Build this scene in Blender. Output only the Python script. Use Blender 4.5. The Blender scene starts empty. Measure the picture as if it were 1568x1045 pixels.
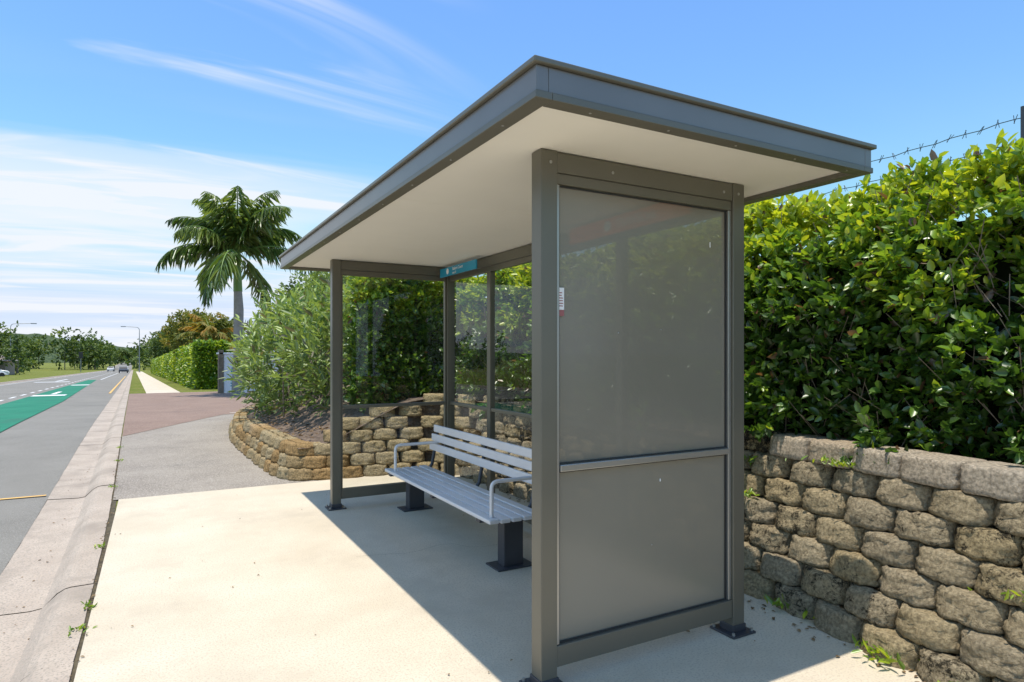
import bpy, bmesh, math, random
import numpy as np
from mathutils import Vector, Matrix, noise
random.seed(7); rng=np.random.default_rng(11)
S=bpy.context.scene
COL=S.collection
# ---------------------------------------------------------------- materials
def nm(name):
    m=bpy.data.materials.new(name); m.use_nodes=True
    nt=m.node_tree; return m,nt,nt.nodes,nt.links,nt.nodes['Principled BSDF']
def surf(name,c1,c2,scale=3.0,rough=0.8,c3=None,s3=0.6,t3=(0.55,0.75),bump=0.3,bscale=60,metal=0.0,speck=None,speckscale=150,detail=3,coord='Object',bdist=0.01,spec=0.5):
    m,nt,N,L,P=nm(name)
    tc=N.new('ShaderNodeTexCoord')
    n1=N.new('ShaderNodeTexNoise'); n1.inputs['Scale'].default_value=scale; n1.inputs['Detail'].default_value=detail; n1.inputs['Roughness'].default_value=.65
    L.new(tc.outputs[coord],n1.inputs['Vector'])
    r=N.new('ShaderNodeValToRGB'); r.color_ramp.elements[0].position=.3; r.color_ramp.elements[1].position=.7
    r.color_ramp.elements[0].color=(*c1,1); r.color_ramp.elements[1].color=(*c2,1)
    L.new(n1.outputs['Fac'],r.inputs['Fac']); col=r.outputs['Color']
    if c3:
        n3=N.new('ShaderNodeTexNoise'); n3.inputs['Scale'].default_value=s3; n3.inputs['Detail'].default_value=6; n3.inputs['Roughness'].default_value=.7
        L.new(tc.outputs[coord],n3.inputs['Vector'])
        mr=N.new('ShaderNodeMapRange'); mr.inputs[1].default_value=t3[0]; mr.inputs[2].default_value=t3[1]
        L.new(n3.outputs['Fac'],mr.inputs[0])
        mx=N.new('ShaderNodeMix'); mx.data_type='RGBA'; L.new(mr.outputs[0],mx.inputs[0]); L.new(col,mx.inputs[6]); mx.inputs[7].default_value=(*c3,1); col=mx.outputs[2]
    if speck:
        n4=N.new('ShaderNodeTexNoise'); n4.inputs['Scale'].default_value=speckscale; n4.inputs['Detail'].default_value=1
        L.new(tc.outputs[coord],n4.inputs['Vector'])
        mr=N.new('ShaderNodeMapRange'); mr.inputs[1].default_value=.5; mr.inputs[2].default_value=.68
        L.new(n4.outputs['Fac'],mr.inputs[0])
        mx=N.new('ShaderNodeMix'); mx.data_type='RGBA'; L.new(mr.outputs[0],mx.inputs[0]); L.new(col,mx.inputs[6]); mx.inputs[7].default_value=(*speck,1); col=mx.outputs[2]
    L.new(col,P.inputs['Base Color'])
    P.inputs['Roughness'].default_value=rough; P.inputs['Metallic'].default_value=metal; P.inputs['Specular IOR Level'].default_value=spec
    if bump>0:
        nb=N.new('ShaderNodeTexNoise'); nb.inputs['Scale'].default_value=bscale; nb.inputs['Detail'].default_value=2
        L.new(tc.outputs[coord],nb.inputs['Vector'])
        b=N.new('ShaderNodeBump'); b.inputs['Strength'].default_value=bump; b.inputs['Distance'].default_value=bdist
        L.new(nb.outputs['Fac'],b.inputs['Height']); L.new(b.outputs[0],P.inputs['Normal'])
    return m
def plain(name,c,rough=.5,metal=0,spec=.5,var=.12):
    return surf(name,tuple(x*(1-var) for x in c),tuple(min(1,x*(1+var)) for x in c),scale=2.5,rough=rough,metal=metal,bump=0,spec=spec,detail=2)
def leafmat(name,stops,trans=.3,rough=.38,gl=.10):
    m,nt,N,L,P=nm(name); N.remove(P)
    a=N.new('ShaderNodeAttribute'); a.attribute_name='tint'
    r=N.new('ShaderNodeValToRGB'); cr=r.color_ramp
    cr.elements[0].position=stops[0][0]; cr.elements[0].color=(*stops[0][1],1)
    cr.elements[1].position=stops[-1][0]; cr.elements[1].color=(*stops[-1][1],1)
    for p,c in stops[1:-1]:
        e=cr.elements.new(p); e.color=(*c,1)
    L.new(a.outputs['Fac'],r.inputs['Fac'])
    D=N.new('ShaderNodeBsdfDiffuse'); L.new(r.outputs[0],D.inputs['Color'])
    t=N.new('ShaderNodeBsdfTranslucent'); vm=N.new('ShaderNodeVectorMath'); vm.operation='MULTIPLY'; vm.inputs[1].default_value=(1.7,1.6,.9)
    L.new(r.outputs[0],vm.inputs[0]); L.new(vm.outputs[0],t.inputs['Color'])
    mx=N.new('ShaderNodeMixShader'); mx.inputs[0].default_value=trans
    L.new(D.outputs[0],mx.inputs[1]); L.new(t.outputs[0],mx.inputs[2])
    g=N.new('ShaderNodeBsdfGlossy'); g.inputs['Roughness'].default_value=rough; g.inputs['Color'].default_value=(1,1,1,1)
    m2=N.new('ShaderNodeMixShader'); m2.inputs[0].default_value=gl
    L.new(mx.outputs[0],m2.inputs[1]); L.new(g.outputs[0],m2.inputs[2]); L.new(m2.outputs[0],N['Material Output'].inputs[0])
    return m
def glassmat(name,tint):
    m,nt,N,L,P=nm(name); N.remove(P)
    t=N.new('ShaderNodeBsdfTransparent'); t.inputs[0].default_value=(*tint,1)
    g=N.new('ShaderNodeBsdfGlossy'); g.inputs['Roughness'].default_value=.01
    f=N.new('ShaderNodeLayerWeight'); f.inputs[0].default_value=.5
    pw=N.new('ShaderNodeMath'); pw.operation='POWER'; pw.inputs[1].default_value=4.5; L.new(f.outputs['Facing'],pw.inputs[0])
    ma=N.new('ShaderNodeMath'); ma.operation='MULTIPLY_ADD'; ma.inputs[1].default_value=.9; ma.inputs[2].default_value=.06; L.new(pw.outputs[0],ma.inputs[0])
    mx=N.new('ShaderNodeMixShader'); L.new(ma.outputs[0],mx.inputs[0]); L.new(t.outputs[0],mx.inputs[1]); L.new(g.outputs[0],mx.inputs[2])
    L.new(mx.outputs[0],N['Material Output'].inputs[0]); return m

M={}
M['slab']=surf('concrete_cream',(.55,.475,.355),(.66,.58,.45),scale=1.3,rough=.85,c3=(.45,.39,.295),s3=.9,t3=(.52,.78),bump=.25,bscale=120,speck=(.49,.42,.32),speckscale=90)
M['agg']=surf('exposed_aggregate',(.21,.178,.145),(.30,.262,.215),scale=1.0,rough=.9,c3=(.15,.13,.11),s3=.8,bump=.6,bscale=90,speck=(.42,.38,.32),speckscale=70)
M['drive']=surf('brown_driveway',(.19,.12,.09),(.25,.165,.125),scale=1.2,rough=.9,c3=(.15,.10,.08),s3=.4,bump=.5,bscale=70,speck=(.33,.25,.19),speckscale=50)
M['asph']=surf('asphalt',(.175,.165,.142),(.23,.218,.19),scale=.6,rough=.9,c3=(.14,.134,.12),s3=.25,bump=.6,bscale=110,speck=(.30,.285,.255),speckscale=120,spec=.2)
M['kerb']=surf('kerb_concrete',(.38,.31,.245),(.49,.41,.33),scale=1.8,rough=.88,c3=(.27,.225,.18),s3=1.4,t3=(.5,.72),bump=.4,bscale=90,speck=(.30,.26,.21),speckscale=80)
M['green']=surf('green_lane_paint',(.015,.16,.095),(.03,.21,.125),scale=.7,rough=.8,c3=(.05,.12,.09),s3=.5,bump=.4,bscale=90,spec=.2)
M['white']=surf('road_paint_white',(.62,.62,.60),(.8,.8,.78),scale=4,rough=.7,bump=.2)
M['yellow']=surf('road_paint_yellow',(.62,.36,.10),(.75,.47,.13),scale=5,rough=.7,bump=.2)
M['dirt']=surf('joint_dirt',(.05,.04,.025),(.12,.10,.06),scale=20,rough=1,bump=0)
M['grass']=surf('grass',(.13,.16,.03),(.22,.235,.05),scale=.8,rough=.95,c3=(.27,.23,.09),s3=.25,t3=(.48,.7),bump=1.0,bscale=30,bdist=.05,speck=(.08,.12,.02),speckscale=12,spec=.1)
M['mulch']=surf('mulch',(.08,.055,.04),(.18,.13,.095),scale=9,rough=.95,c3=(.28,.21,.155),s3=14,t3=(.5,.7),bump=1,bscale=40,bdist=.03)
M['metal']=plain('shelter_powdercoat',(.155,.145,.113),rough=.34,metal=.25,spec=.5,var=.05)
M['metal_light']=plain('fascia_metal',(.21,.20,.19),rough=.3,metal=.35,var=.05)
M['trim']=plain('panel_bead',(.38,.37,.34),rough=.28,metal=.6,var=.04)
M['soffit']=plain('soffit_white',(.87,.83,.73),rough=.6,var=.015)
M['alu']=plain('bench_aluminium',(.74,.74,.75),rough=.4,metal=.15,var=.05)
M['char']=plain('charcoal_steel',(.06,.062,.072),rough=.4,metal=.2)
M['glass']=glassmat('shelter_glass',(.92,.94,.92))
M['blk']=plain('rubber_black',(.03,.03,.03),rough=.6)
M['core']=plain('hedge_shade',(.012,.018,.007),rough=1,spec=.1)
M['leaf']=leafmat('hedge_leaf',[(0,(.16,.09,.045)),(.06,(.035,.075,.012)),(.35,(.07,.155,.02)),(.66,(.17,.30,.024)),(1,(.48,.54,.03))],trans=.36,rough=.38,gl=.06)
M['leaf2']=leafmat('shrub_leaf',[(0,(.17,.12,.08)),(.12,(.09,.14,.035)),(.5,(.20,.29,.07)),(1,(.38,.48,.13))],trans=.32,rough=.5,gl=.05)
M['leaf3']=leafmat('tree_leaf',[(0,(.025,.04,.012)),(.4,(.07,.12,.025)),(.8,(.15,.21,.04)),(1,(.22,.26,.06))],trans=.25,rough=.6,gl=.03)
M['leaf4']=leafmat('golden_leaf',[(0,(.05,.07,.015)),(.4,(.15,.18,.03)),(.75,(.32,.25,.04)),(1,(.38,.22,.05))],trans=.3,rough=.6,gl=.03)
M['palm']=leafmat('palm_leaf',[(0,(.04,.08,.02)),(.5,(.11,.19,.04)),(1,(.26,.34,.09))],trans=.35,rough=.35,gl=.08)
M['dry']=leafmat('dry_leaf',[(0,(.10,.06,.03)),(1,(.30,.2,.1))],trans=.1,rough=.7,gl=.02)
M['bark']=surf('bark',(.14,.11,.08),(.24,.20,.15),scale=8,rough=.9,bump=.8,bscale=25)
M['ptrunk']=surf('palm_trunk',(.26,.24,.21),(.38,.35,.31),scale=5,rough=.9,bump=.5,bscale=20)
M['pshaft']=plain('crownshaft',(.16,.26,.05),rough=.45)
def stonemat():
    m,nt,N,L,P=nm('split_face_block')
    tc=N.new('ShaderNodeTexCoord'); a=N.new('ShaderNodeAttribute'); a.attribute_name='tint'
    r=N.new('ShaderNodeValToRGB'); cr=r.color_ramp
    cr.elements[0].color=(.36,.30,.205,1); cr.elements[1].color=(.66,.56,.43,1)
    for p,c in [(.3,(.50,.41,.27)),(.6,(.52,.41,.235)),(.72,(.40,.26,.115)),(.85,(.54,.36,.17))]:
        e=cr.elements.new(p); e.color=(*c,1)
    L.new(a.outputs['Fac'],r.inputs[0])
    b=N.new('ShaderNodeAttribute'); b.attribute_name='dirt'
    n=N.new('ShaderNodeTexNoise'); n.inputs['Scale'].default_value=14; n.inputs['Detail'].default_value=7; n.inputs['Roughness'].default_value=.88
    L.new(tc.outputs['Object'],n.inputs['Vector'])
    ad=N.new('ShaderNodeMath'); ad.operation='ADD'; L.new(n.outputs['Fac'],ad.inputs[0]); L.new(b.outputs['Fac'],ad.inputs[1])
    mr=N.new('ShaderNodeMapRange'); mr.inputs[1].default_value=.53; mr.inputs[2].default_value=.61; L.new(ad.outputs[0],mr.inputs[0])
    mx=N.new('ShaderNodeMix'); mx.data_type='RGBA'; L.new(mr.outputs[0],mx.inputs[0]); L.new(r.outputs[0],mx.inputs[6]); mx.inputs[7].default_value=(.055,.047,.032,1)
    n2=N.new('ShaderNodeTexNoise'); n2.inputs['Scale'].default_value=60; n2.inputs['Detail'].default_value=3; L.new(tc.outputs['Object'],n2.inputs['Vector'])
    mr2=N.new('ShaderNodeMapRange'); mr2.inputs[1].default_value=.35; mr2.inputs[2].default_value=.65; mr2.inputs[3].default_value=.6; mr2.inputs[4].default_value=1.15; L.new(n2.outputs['Fac'],mr2.inputs[0])
    mm=N.new('ShaderNodeVectorMath'); mm.operation='SCALE'; L.new(mx.outputs[2],mm.inputs[0]); L.new(mr2.outputs[0],mm.inputs['Scale'])
    L.new(mm.outputs[0],P.inputs['Base Color']); P.inputs['Roughness'].default_value=.95; P.inputs['Specular IOR Level'].default_value=.1
    nb=N.new('ShaderNodeTexNoise'); nb.inputs['Scale'].default_value=42; nb.inputs['Detail'].default_value=5; nb.inputs['Roughness'].default_value=.75; L.new(tc.outputs['Object'],nb.inputs['Vector'])
    bp=N.new('ShaderNodeBump'); bp.inputs['Strength'].default_value=1; bp.inputs['Distance'].default_value=.04; L.new(nb.outputs['Fac'],bp.inputs['Height']); L.new(bp.outputs[0],P.inputs['Normal'])
    return m
M['stone']=stonemat()
m,nt,N,L,P=nm('panel_film')
P.inputs['Roughness'].default_value=.2
t=N.new('ShaderNodeBsdfTransparent'); mx=N.new('ShaderNodeMixShader'); mx.inputs[0].default_value=.10
n=N.new('ShaderNodeTexNoise'); n.inputs['Scale'].default_value=1.2; tc=N.new('ShaderNodeTexCoord'); L.new(tc.outputs['Object'],n.inputs['Vector'])
r=N.new('ShaderNodeValToRGB'); r.color_ramp.elements[0].color=(.215,.195,.152,1); r.color_ramp.elements[1].color=(.255,.233,.185,1); L.new(n.outputs['Fac'],r.inputs[0]); L.new(r.outputs[0],P.inputs['Base Color'])
L.new(P.outputs[0],mx.inputs[1]); L.new(t.outputs[0],mx.inputs[2]); L.new(mx.outputs[0],N['Material Output'].inputs[0]); M['film']=m
m2=m.copy(); m2.name='panel_film_dense'; [nd for nd in m2.node_tree.nodes if nd.type=='MIX_SHADER'][0].inputs[0].default_value=.03; M['film2']=m2

# ---------------------------------------------------------------- helpers
def mesh_obj(name,verts,faces,mat,parent=None,smooth=False,attrs=None):
    me=bpy.data.meshes.new(name)
    if isinstance(verts,np.ndarray) and isinstance(faces,np.ndarray):
        nv=len(verts); nf,k=faces.shape
        me.vertices.add(nv); me.vertices.foreach_set('co',verts.astype(np.float32).ravel())
        me.loops.add(nf*k); me.loops.foreach_set('vertex_index',faces.astype(np.int32).ravel())
        me.polygons.add(nf); me.polygons.foreach_set('loop_start',np.arange(0,nf*k,k,dtype=np.int32))
        me.update(calc_edges=True)
    else:
        me.from_pydata([tuple(v) for v in verts],[],[tuple(f) for f in faces]); me.update()
    if attrs:
        for an,av in attrs.items():
            a=me.attributes.new(an,'FLOAT','POINT'); a.data.foreach_set('value',np.asarray(av,dtype=np.float32))
    if smooth: me.polygons.foreach_set('use_smooth',[True]*len(me.polygons))
    if mat: me.materials.append(mat)
    o=bpy.data.objects.new(name,me); COL.objects.link(o)
    if parent: o.parent=parent
    return o
def empty(name,loc=(0,0,0)):
    o=bpy.data.objects.new(name,None); o.location=loc; COL.objects.link(o); return o
def box(name,a,b,mat,parent=None,bev=.004):
    x0,y0,z0=[min(p,q) for p,q in zip(a,b)]; x1,y1,z1=[max(p,q) for p,q in zip(a,b)]
    v=[(x0,y0,z0),(x1,y0,z0),(x1,y1,z0),(x0,y1,z0),(x0,y0,z1),(x1,y0,z1),(x1,y1,z1),(x0,y1,z1)]
    f=[(0,3,2,1),(4,5,6,7),(0,1,5,4),(1,2,6,5),(2,3,7,6),(3,0,4,7)]
    o=mesh_obj(name,v,f,mat,parent)
    if bev:
        md=o.modifiers.new('b','BEVEL'); md.width=bev; md.segments=2; md.limit_method='NONE'
    return o
def tube(name,pts,r,mat,parent=None,radii=None,res=3,poly=True):
    cu=bpy.data.curves.new(name,'CURVE'); cu.dimensions='3D'; cu.bevel_depth=r; cu.bevel_resolution=res
    sp=cu.splines.new('POLY'); sp.points.add(len(pts)-1)
    for i,p in enumerate(pts):
        sp.points[i].co=(*p,1); sp.points[i].radius=radii[i] if radii else 1
    cu.use_fill_caps=True; cu.materials.append(mat)
    o=bpy.data.objects.new(name,cu); COL.objects.link(o)
    if parent: o.parent=parent
    return o
def off(Y):
    if Y<4: return 0
    if Y<8: return -.0245*(Y-4)**2/8
    return -.0245*(Y-6)
def zg(Y):
    if Y<12: return 0
    if Y<20: return -.018*(Y-12)**2/16
    if Y<300: return -.018*(Y-16)
    return -5.112-.004*(min(Y,700)-300)
def yr(a,b,n): return [a+(b-a)*i/n for i in range(n+1)]
def ysamp(a,b):
    out=[a]; 
    while out[-1]<b:
        y=out[-1]; st=.5 if y<30 else (2 if y<100 else (8 if y<400 else 60))
        out.append(min(b,y+st))
    return out
def strip(name,prof,a,b,mat,parent=None,wig=0):
    Ys=ysamp(a,b); v=[];f=[];n=len(prof)
    for Y in Ys:
        for u,z in prof: v.append((u+off(Y),Y,z+zg(Y)))
    for i in range(len(Ys)-1):
        for j in range(n-1):
            p=i*n+j; f.append((p,p+1,p+n+1,p+n))
    return mesh_obj(name,v,f,mat,parent)
# ---------------------------------------------------------------- ground
strip('ground',[(-2500,-.02),(-300,-.02),(-60,-.02),(-9.75,-.02),(-9.7,-.2),(-.5,-.2),(-.42,-.2),(-.36,-.02),(3,-.02),(60,-.02),(300,-.02),(2500,-.02)],-30,4000,M['grass'])
strip('road',[(-9.55,-.11),(-5,-.075),(-.972,-.112)],-30,900,M['asph'])
strip('joint_soil',[(-.40,-.012),(-.30,-.012)],-10,13.7,M['dirt'])
strip('gutter_bed',[(-.99,-.135),(-.66,-.135),(-.6,-.12),(-.5,-.04),(-.40,-.03)],-10,300,M['dirt'])
strip('kerb_far',[(-9.8,.02),(-9.62,.02),(-9.55,-.09),(-9.2,-.095)],-30,600,M['kerb'])
kv=[];kf=[]
prof=[(-.965,-.104),(-.68,-.116),(-.62,-.108),(-.54,-.03),(-.50,-.006),(-.47,0.0),(-.345,.002),(-.343,-.1)]
Y=-6.0
while Y<300:
    ln=1.22 if Y<40 else 8; y0,y1=Y+.003,Y+ln-.003
    dz=random.uniform(-.003,.003); b=len(kv); n=len(prof); NS=5
    for q in range(NS+1):
        yy=y0+(y1-y0)*q/NS
        for u,z in prof: kv.append((u+off(yy)+random.uniform(-.003,.003),yy,z+zg(yy)+dz))
    for q in range(NS):
        for j in range(n-1): p=b+q*n+j; kf.append((p,p+1,p+n+1,p+n))
    Y+=ln
mesh_obj('kerb_and_gutter',kv,kf,M['kerb'])
sv=empty('concrete_pavement')
def slab(name,x0,x1,y0,y1,mat,z=0):
    box(name,(x0,y0,z-.018),(x1,y1,z),mat,sv,bev=.004)
slab('slab_a',-.325,4.3,-5,1.195,M['slab']); slab('slab_b',-.325,4.3,1.205,7.745,M['slab'])
def crack(name,x,y,a,n,st,wd=.0018):
    v=[];f=[]
    for i in range(n):
        v+= [(x-wd*math.sin(a),y+wd*math.cos(a),.0012),(x+wd*math.sin(a),y-wd*math.cos(a),.0012)]
        a+=random.gauss(0,.25); x+=st*math.cos(a); y+=st*math.sin(a)
    for i in range(n-1): f.append((2*i,2*i+1,2*i+3,2*i+2))
    o=mesh_obj(name,v,f,M['dirt'],sv)
crack('crack_1',1.3,4.7,-.15,40,.05,.0011); crack('crack_3',2.1,3.2,.1,16,.05,.001)
def strip2(name,a,b,uL,uR,z,mat,nc=6,step=.5):
    n=max(1,int((b-a)/step)); v=[];f=[]
    for i in range(n+1):
        Y=a+(b-a)*i/n; l,r=uL(Y),uR(Y)
        for j in range(nc+1): v.append((l+(r-l)*j/nc+off(Y),Y,z+zg(Y)))
    for i in range(n):
        for j in range(nc):
            p=i*(nc+1)+j; f.append((p,p+1,p+nc+2,p+nc+1))
    return mesh_obj(name,v,f,mat)
strip2('footpath',7.757,21,lambda y:-.33,lambda y:6,-.004,M['agg'])
strip2('driveway',13.7,34,lambda y:-.33,lambda y:min(14,-.3+max(0,(y-13.7))*.52) if y<18 else 14,.001,M['drive'])
strip2('footpath_far',34,200,lambda y:.35,lambda y:1.75,.001,M['slab'],2,2)
strip2('driveway_edge_strip',18.0,18.25,lambda y:2.0,lambda y:14,.006,M['kerb'],2,.25)
strip2('green_bike_lane',13,80,lambda y:-4.55,lambda y:-2.5-max(0,(y-30))*.02,-.082,M['green'],4,1)
mk=empty('road_markings')
def mark(name,a,b,u0,u1,mat=M['white'],z=-.075):
    o=strip2(name,a,b,lambda y:u0,lambda y:u1,z,mat,1,(b-a) if b-a<1 else 1); o.parent=mk
y=-4; i=0
while y<200:
    mark('dash_%d'%i,y,y+1.6,-4.78,-4.66); y+=3.2; i+=1
mark('edge_line_b',80,300,-3.2,-3.08,z=-.08)
mark('lane_line',-5,300,-8.9,-8.78,z=-.09)
for k,(a,b,u0,u1) in enumerate([(36,37.4,-4.2,-2.9),(38.2,42,-3.65,-3.45),(56,58,-4.1,-3.0),(70,72,-7.8,-5.2),(74,86,-6.6,-6.35)]):
    mark('symbol_%d'%k,a,b,u0,u1,z=-.074)
mark('bus_zone_line',8.87,8.93,-3.4,-1.0,M['yellow'],z=-.098)
mark('no_parking_line',38,110,-1.24,-1.14,M['yellow'],z=-.094)
# ---------------------------------------------------------------- sky / light / camera
SUN=Vector((-.24,-.11,2.42)).normalized()
w=bpy.data.worlds.new('World'); S.world=w; w.use_nodes=True; nt=w.node_tree; N=nt.nodes; L=nt.links
bg=N['Background']; bg.inputs[1].default_value=.15
sk=N.new('ShaderNodeTexSky'); sk.sky_type='NISHITA'; sk.sun_disc=False
sk.sun_elevation=math.asin(SUN.z); sk.sun_rotation=math.atan2(SUN.x,SUN.y); sk.air_density=1.0; sk.dust_density=.6; sk.ozone_density=2.0
tc=N.new('ShaderNodeTexCoord'); sp=N.new('ShaderNodeSeparateXYZ'); L.new(tc.outputs['Generated'],sp.inputs[0])
def mth(op,a,b=None,c=None):
    n=N.new('ShaderNodeMath'); n.operation=op
    for i,x in enumerate((a,b,c)):
        if x is None: continue
        if isinstance(x,(int,float)): n.inputs[i].default_value=x
        else: L.new(x,n.inputs[i])
    return n.outputs[0]
zz=mth('ADD',mth('MAXIMUM',sp.outputs[2],0),.12)
px=mth('DIVIDE',sp.outputs[0],zz); py=mth('DIVIDE',sp.outputs[1],zz)
cb=N.new('ShaderNodeCombineXYZ'); L.new(px,cb.inputs[0]); L.new(py,cb.inputs[1])
def cloud(rot,sc,seed,lo,hi,dist=.6,det=5):
    mp=N.new('ShaderNodeMapping'); mp.inputs['Rotation'].default_value=(0,0,math.radians(rot)); mp.inputs['Scale'].default_value=sc; mp.inputs['Location'].default_value=(seed,seed*.7,seed*.3)
    L.new(cb.outputs[0],mp.inputs[0])
    n=N.new('ShaderNodeTexNoise'); n.noise_dimensions='2D'; n.inputs['Scale'].default_value=1; n.inputs['Detail'].default_value=det; n.inputs['Roughness'].default_value=.58; n.inputs['Distortion'].default_value=dist
    L.new(mp.outputs[0],n.inputs[0])
    mr=N.new('ShaderNodeMapRange'); mr.interpolation_type='SMOOTHSTEP'; mr.inputs[1].default_value=lo; mr.inputs[2].default_value=hi; L.new(n.outputs['Fac'],mr.inputs[0]); return mr.outputs[0]
c1=cloud(20,(.55,2.0,1),3.1,.46,.72,.9); c2=cloud(30,(.3,1.1,1),9.4,.33,.64,.3,4)
az=mth('SUBTRACT',mth('MULTIPLY',sp.outputs[1],.80),mth('MULTIPLY',sp.outputs[0],.60))
mr=N.new('ShaderNodeMapRange'); mr.interpolation_type='SMOOTHSTEP'; mr.inputs[1].default_value=.36; mr.inputs[2].default_value=.76; L.new(az,mr.inputs[0]); maz=mr.outputs[0]
mr=N.new('ShaderNodeMapRange'); mr.interpolation_type='SMOOTHSTEP'; mr.inputs[1].default_value=.38; mr.inputs[2].default_value=.14; L.new(sp.outputs[2],mr.inputs[0]); mel=mr.outputs[0]
cl=mth('MULTIPLY',mth('MULTIPLY',c1,.85),maz)
cl2=mth('MULTIPLY',mth('MULTIPLY',c2,mel),mth('ADD',mth('MULTIPLY',maz,.85),.08))
tot=mth('MINIMUM',mth('ADD',cl,cl2),.93)
vm=N.new('ShaderNodeVectorMath'); vm.operation='MULTIPLY'; vm.inputs[1].default_value=(1.05,1.42,2.75); L.new(sk.outputs[0],vm.inputs[0])
vn=N.new('ShaderNodeVectorMath'); vn.operation='MINIMUM'; vn.inputs[1].default_value=(4.6,5.4,6.7); L.new(vm.outputs[0],vn.inputs[0])
mx=N.new('ShaderNodeMix'); mx.data_type='RGBA'; L.new(tot,mx.inputs[0]); L.new(vn.outputs[0],mx.inputs[6]); mx.inputs[7].default_value=(6.1,6.3,6.7,1)
L.new(mx.outputs[2],bg.inputs[0])
sl=bpy.data.lights.new('sun','SUN'); sl.energy=4.9; sl.angle=math.radians(.53); sl.color=(1,.93,.83)
so=bpy.data.objects.new('sun',sl); COL.objects.link(so); so.rotation_euler=SUN.to_track_quat('Z','Y').to_euler(); so.location=(0,0,20)
cam=bpy.data.cameras.new('camera'); co=bpy.data.objects.new('camera',cam); COL.objects.link(co)
co.location=(0,0,1.5); co.rotation_euler=(math.radians(90),0,math.radians(-29.1)); cam.sensor_width=36; cam.lens=36*983/1568; cam.shift_y=.0124; cam.clip_end=6000; cam.clip_start=.05
S.camera=co
S.view_settings.view_transform='Standard'; S.view_settings.look='None'; S.view_settings.exposure=0
# ---------------------------------------------------------------- bus shelter
sh=empty('bus_shelter')
xf,xb,yn,yf,T=1.492,2.778,2.415,6.32,2.409
def sb(n,a,b,m='metal',bev=.004): return box(n,a,b,M[m],sh,bev)
def pane(n,pts,m='glass'): return mesh_obj(n,pts,[(0,1,2,3)],M[m],sh)
P_=.085
for n,x,y in [('post_1',xf,yn),('post_2',xb-P_,yn),('post_3',xf,yf-P_),('post_4',xb-P_,yf-P_)]:
    sb(n,(x,y,.008),(x+P_,y+P_,T))
    cx,cy=x+P_/2,y+P_/2
    sb(n+'_base_plate',(cx-.085,cy-.085,.001),(cx+.085,cy+.085,.012),'char',.003)
    sb(n+'_sleeve',(x-.006,y-.006,.012),(x+P_+.006,y+P_+.006,.05),'char',.003)
    for a in (-1,1):
        for b in (-1,1):
            bm=bmesh.new(); bmesh.ops.create_cone(bm,cap_ends=True,segments=6,radius1=.009,radius2=.008,depth=.014)
            bmesh.ops.translate(bm,verts=bm.verts,vec=(cx+a*.068,cy+b*.068,.019)); me=bpy.data.meshes.new('bolt'); bm.to_mesh(me); bm.free(); me.materials.append(M['trim'])
            o=bpy.data.objects.new(n+'_bolt',me); COL.objects.link(o); o.parent=sh
X0,X1=xf+P_+.001,xb-P_-.001
for tag,y in (('near',yn+.008),('far',yf-P_+.012)):
    d=.06
    sb(tag+'_top_beam',(X0,y-.004,2.315),(X1,y+d+.004,2.405))
    sb(tag+'_top_rail',(X0,y+.004,2.265),(X1,y+d-.006,2.3145))
    sb(tag+'_mid_rail',(X0+.022,y+.0,.965),(X1-.022,y+d-.01,.997),'trim' if tag=='near' else 'metal')
    sb(tag+'_bottom_rail',(X0,y-.002,.09),(X1,y+d,.185))
    for k,x in enumerate((X0,X1-.02)): sb(tag+'_stile_%d'%k,(x,y+.006,.186),(x+.02,y+d-.012,2.264),'trim' if (tag=='near') else 'metal',.003)
    if tag=='near':
        yy=y+.029
        pane('near_panel_upper',[(X0+.0205,yy,.998),(X1-.0205,yy,.998),(X1-.0205,yy,2.2635),(X0+.0205,yy,2.2635)],'film')
        pane('near_panel_lower',[(X0+.0205,yy,.186),(X1-.0205,yy,.186),(X1-.0205,yy,.9645),(X0+.0205,yy,.9645)],'film2')
        for (a,b) in ((.186,.9645),(.998,2.2635)):
            for k,x in enumerate((X0+.0205,X1-.0275)): sb('bead_%d'%k,(x,y+.018,a+.001),(x+.007,y+.0255,b-.001),'blk',0)
            sb('bead_b',(X0+.028,y+.018,a+.001),(X1-.028,y+.0255,a+.006),'blk',0); sb('bead_t',(X0+.028,y+.018,b-.006),(X1-.028,y+.0255,b-.001),'blk',0)
    else:
        yy=y+.029
        for nn_,a,b in (('far_glass_lower',.186,.9645),('far_glass_upper',.998,2.264)):
            pane(nn_,[(X0+.02,yy,a),(X1-.02,yy,a),(X1-.02,yy,b),(X0+.02,yy,b)])
def screw(x,y,z,axis='y',r=.008):
    bm=bmesh.new(); bmesh.ops.create_uvsphere(bm,u_segments=10,v_segments=6,radius=r)
    bmesh.ops.scale(bm,verts=bm.verts,vec=(1,.4,1) if axis=='y' else ((.4,1,1) if axis=='x' else (1,1,.4))); bmesh.ops.translate(bm,verts=bm.verts,vec=(x,y,z))
    me=bpy.data.meshes.new('screw'); bm.to_mesh(me); bm.free(); me.materials.append(M['trim']); o=bpy.data.objects.new('screw',me); COL.objects.link(o); o.parent=sh
for x in (xf+.05,xb-.045,xf+.40,xb-.15): screw(x,yn-.001 if (x<xf+.08 or x>xb-.08) else yn+.003,2.355)
for x,z in [(1.95,1.60),(2.22,1.62),(2.16,.55)]: screw(x,yn+.036,z,'y',.004)
Y0,Y1=yn+P_+.001,yf-P_-.001; xg=xb-.066
sb('back_top_beam',(xg-.004,Y0,2.315),(xg+.054,Y1,2.405)); sb('back_top_rail',(xg+.004,Y0,2.265),(xg+.046,Y1,2.3145))
sb('back_bottom_rail',(xg,Y0,.09),(xg+.05,Y1,.185))
ms=[Y0,3.40,4.36,5.32,Y1]
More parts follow.
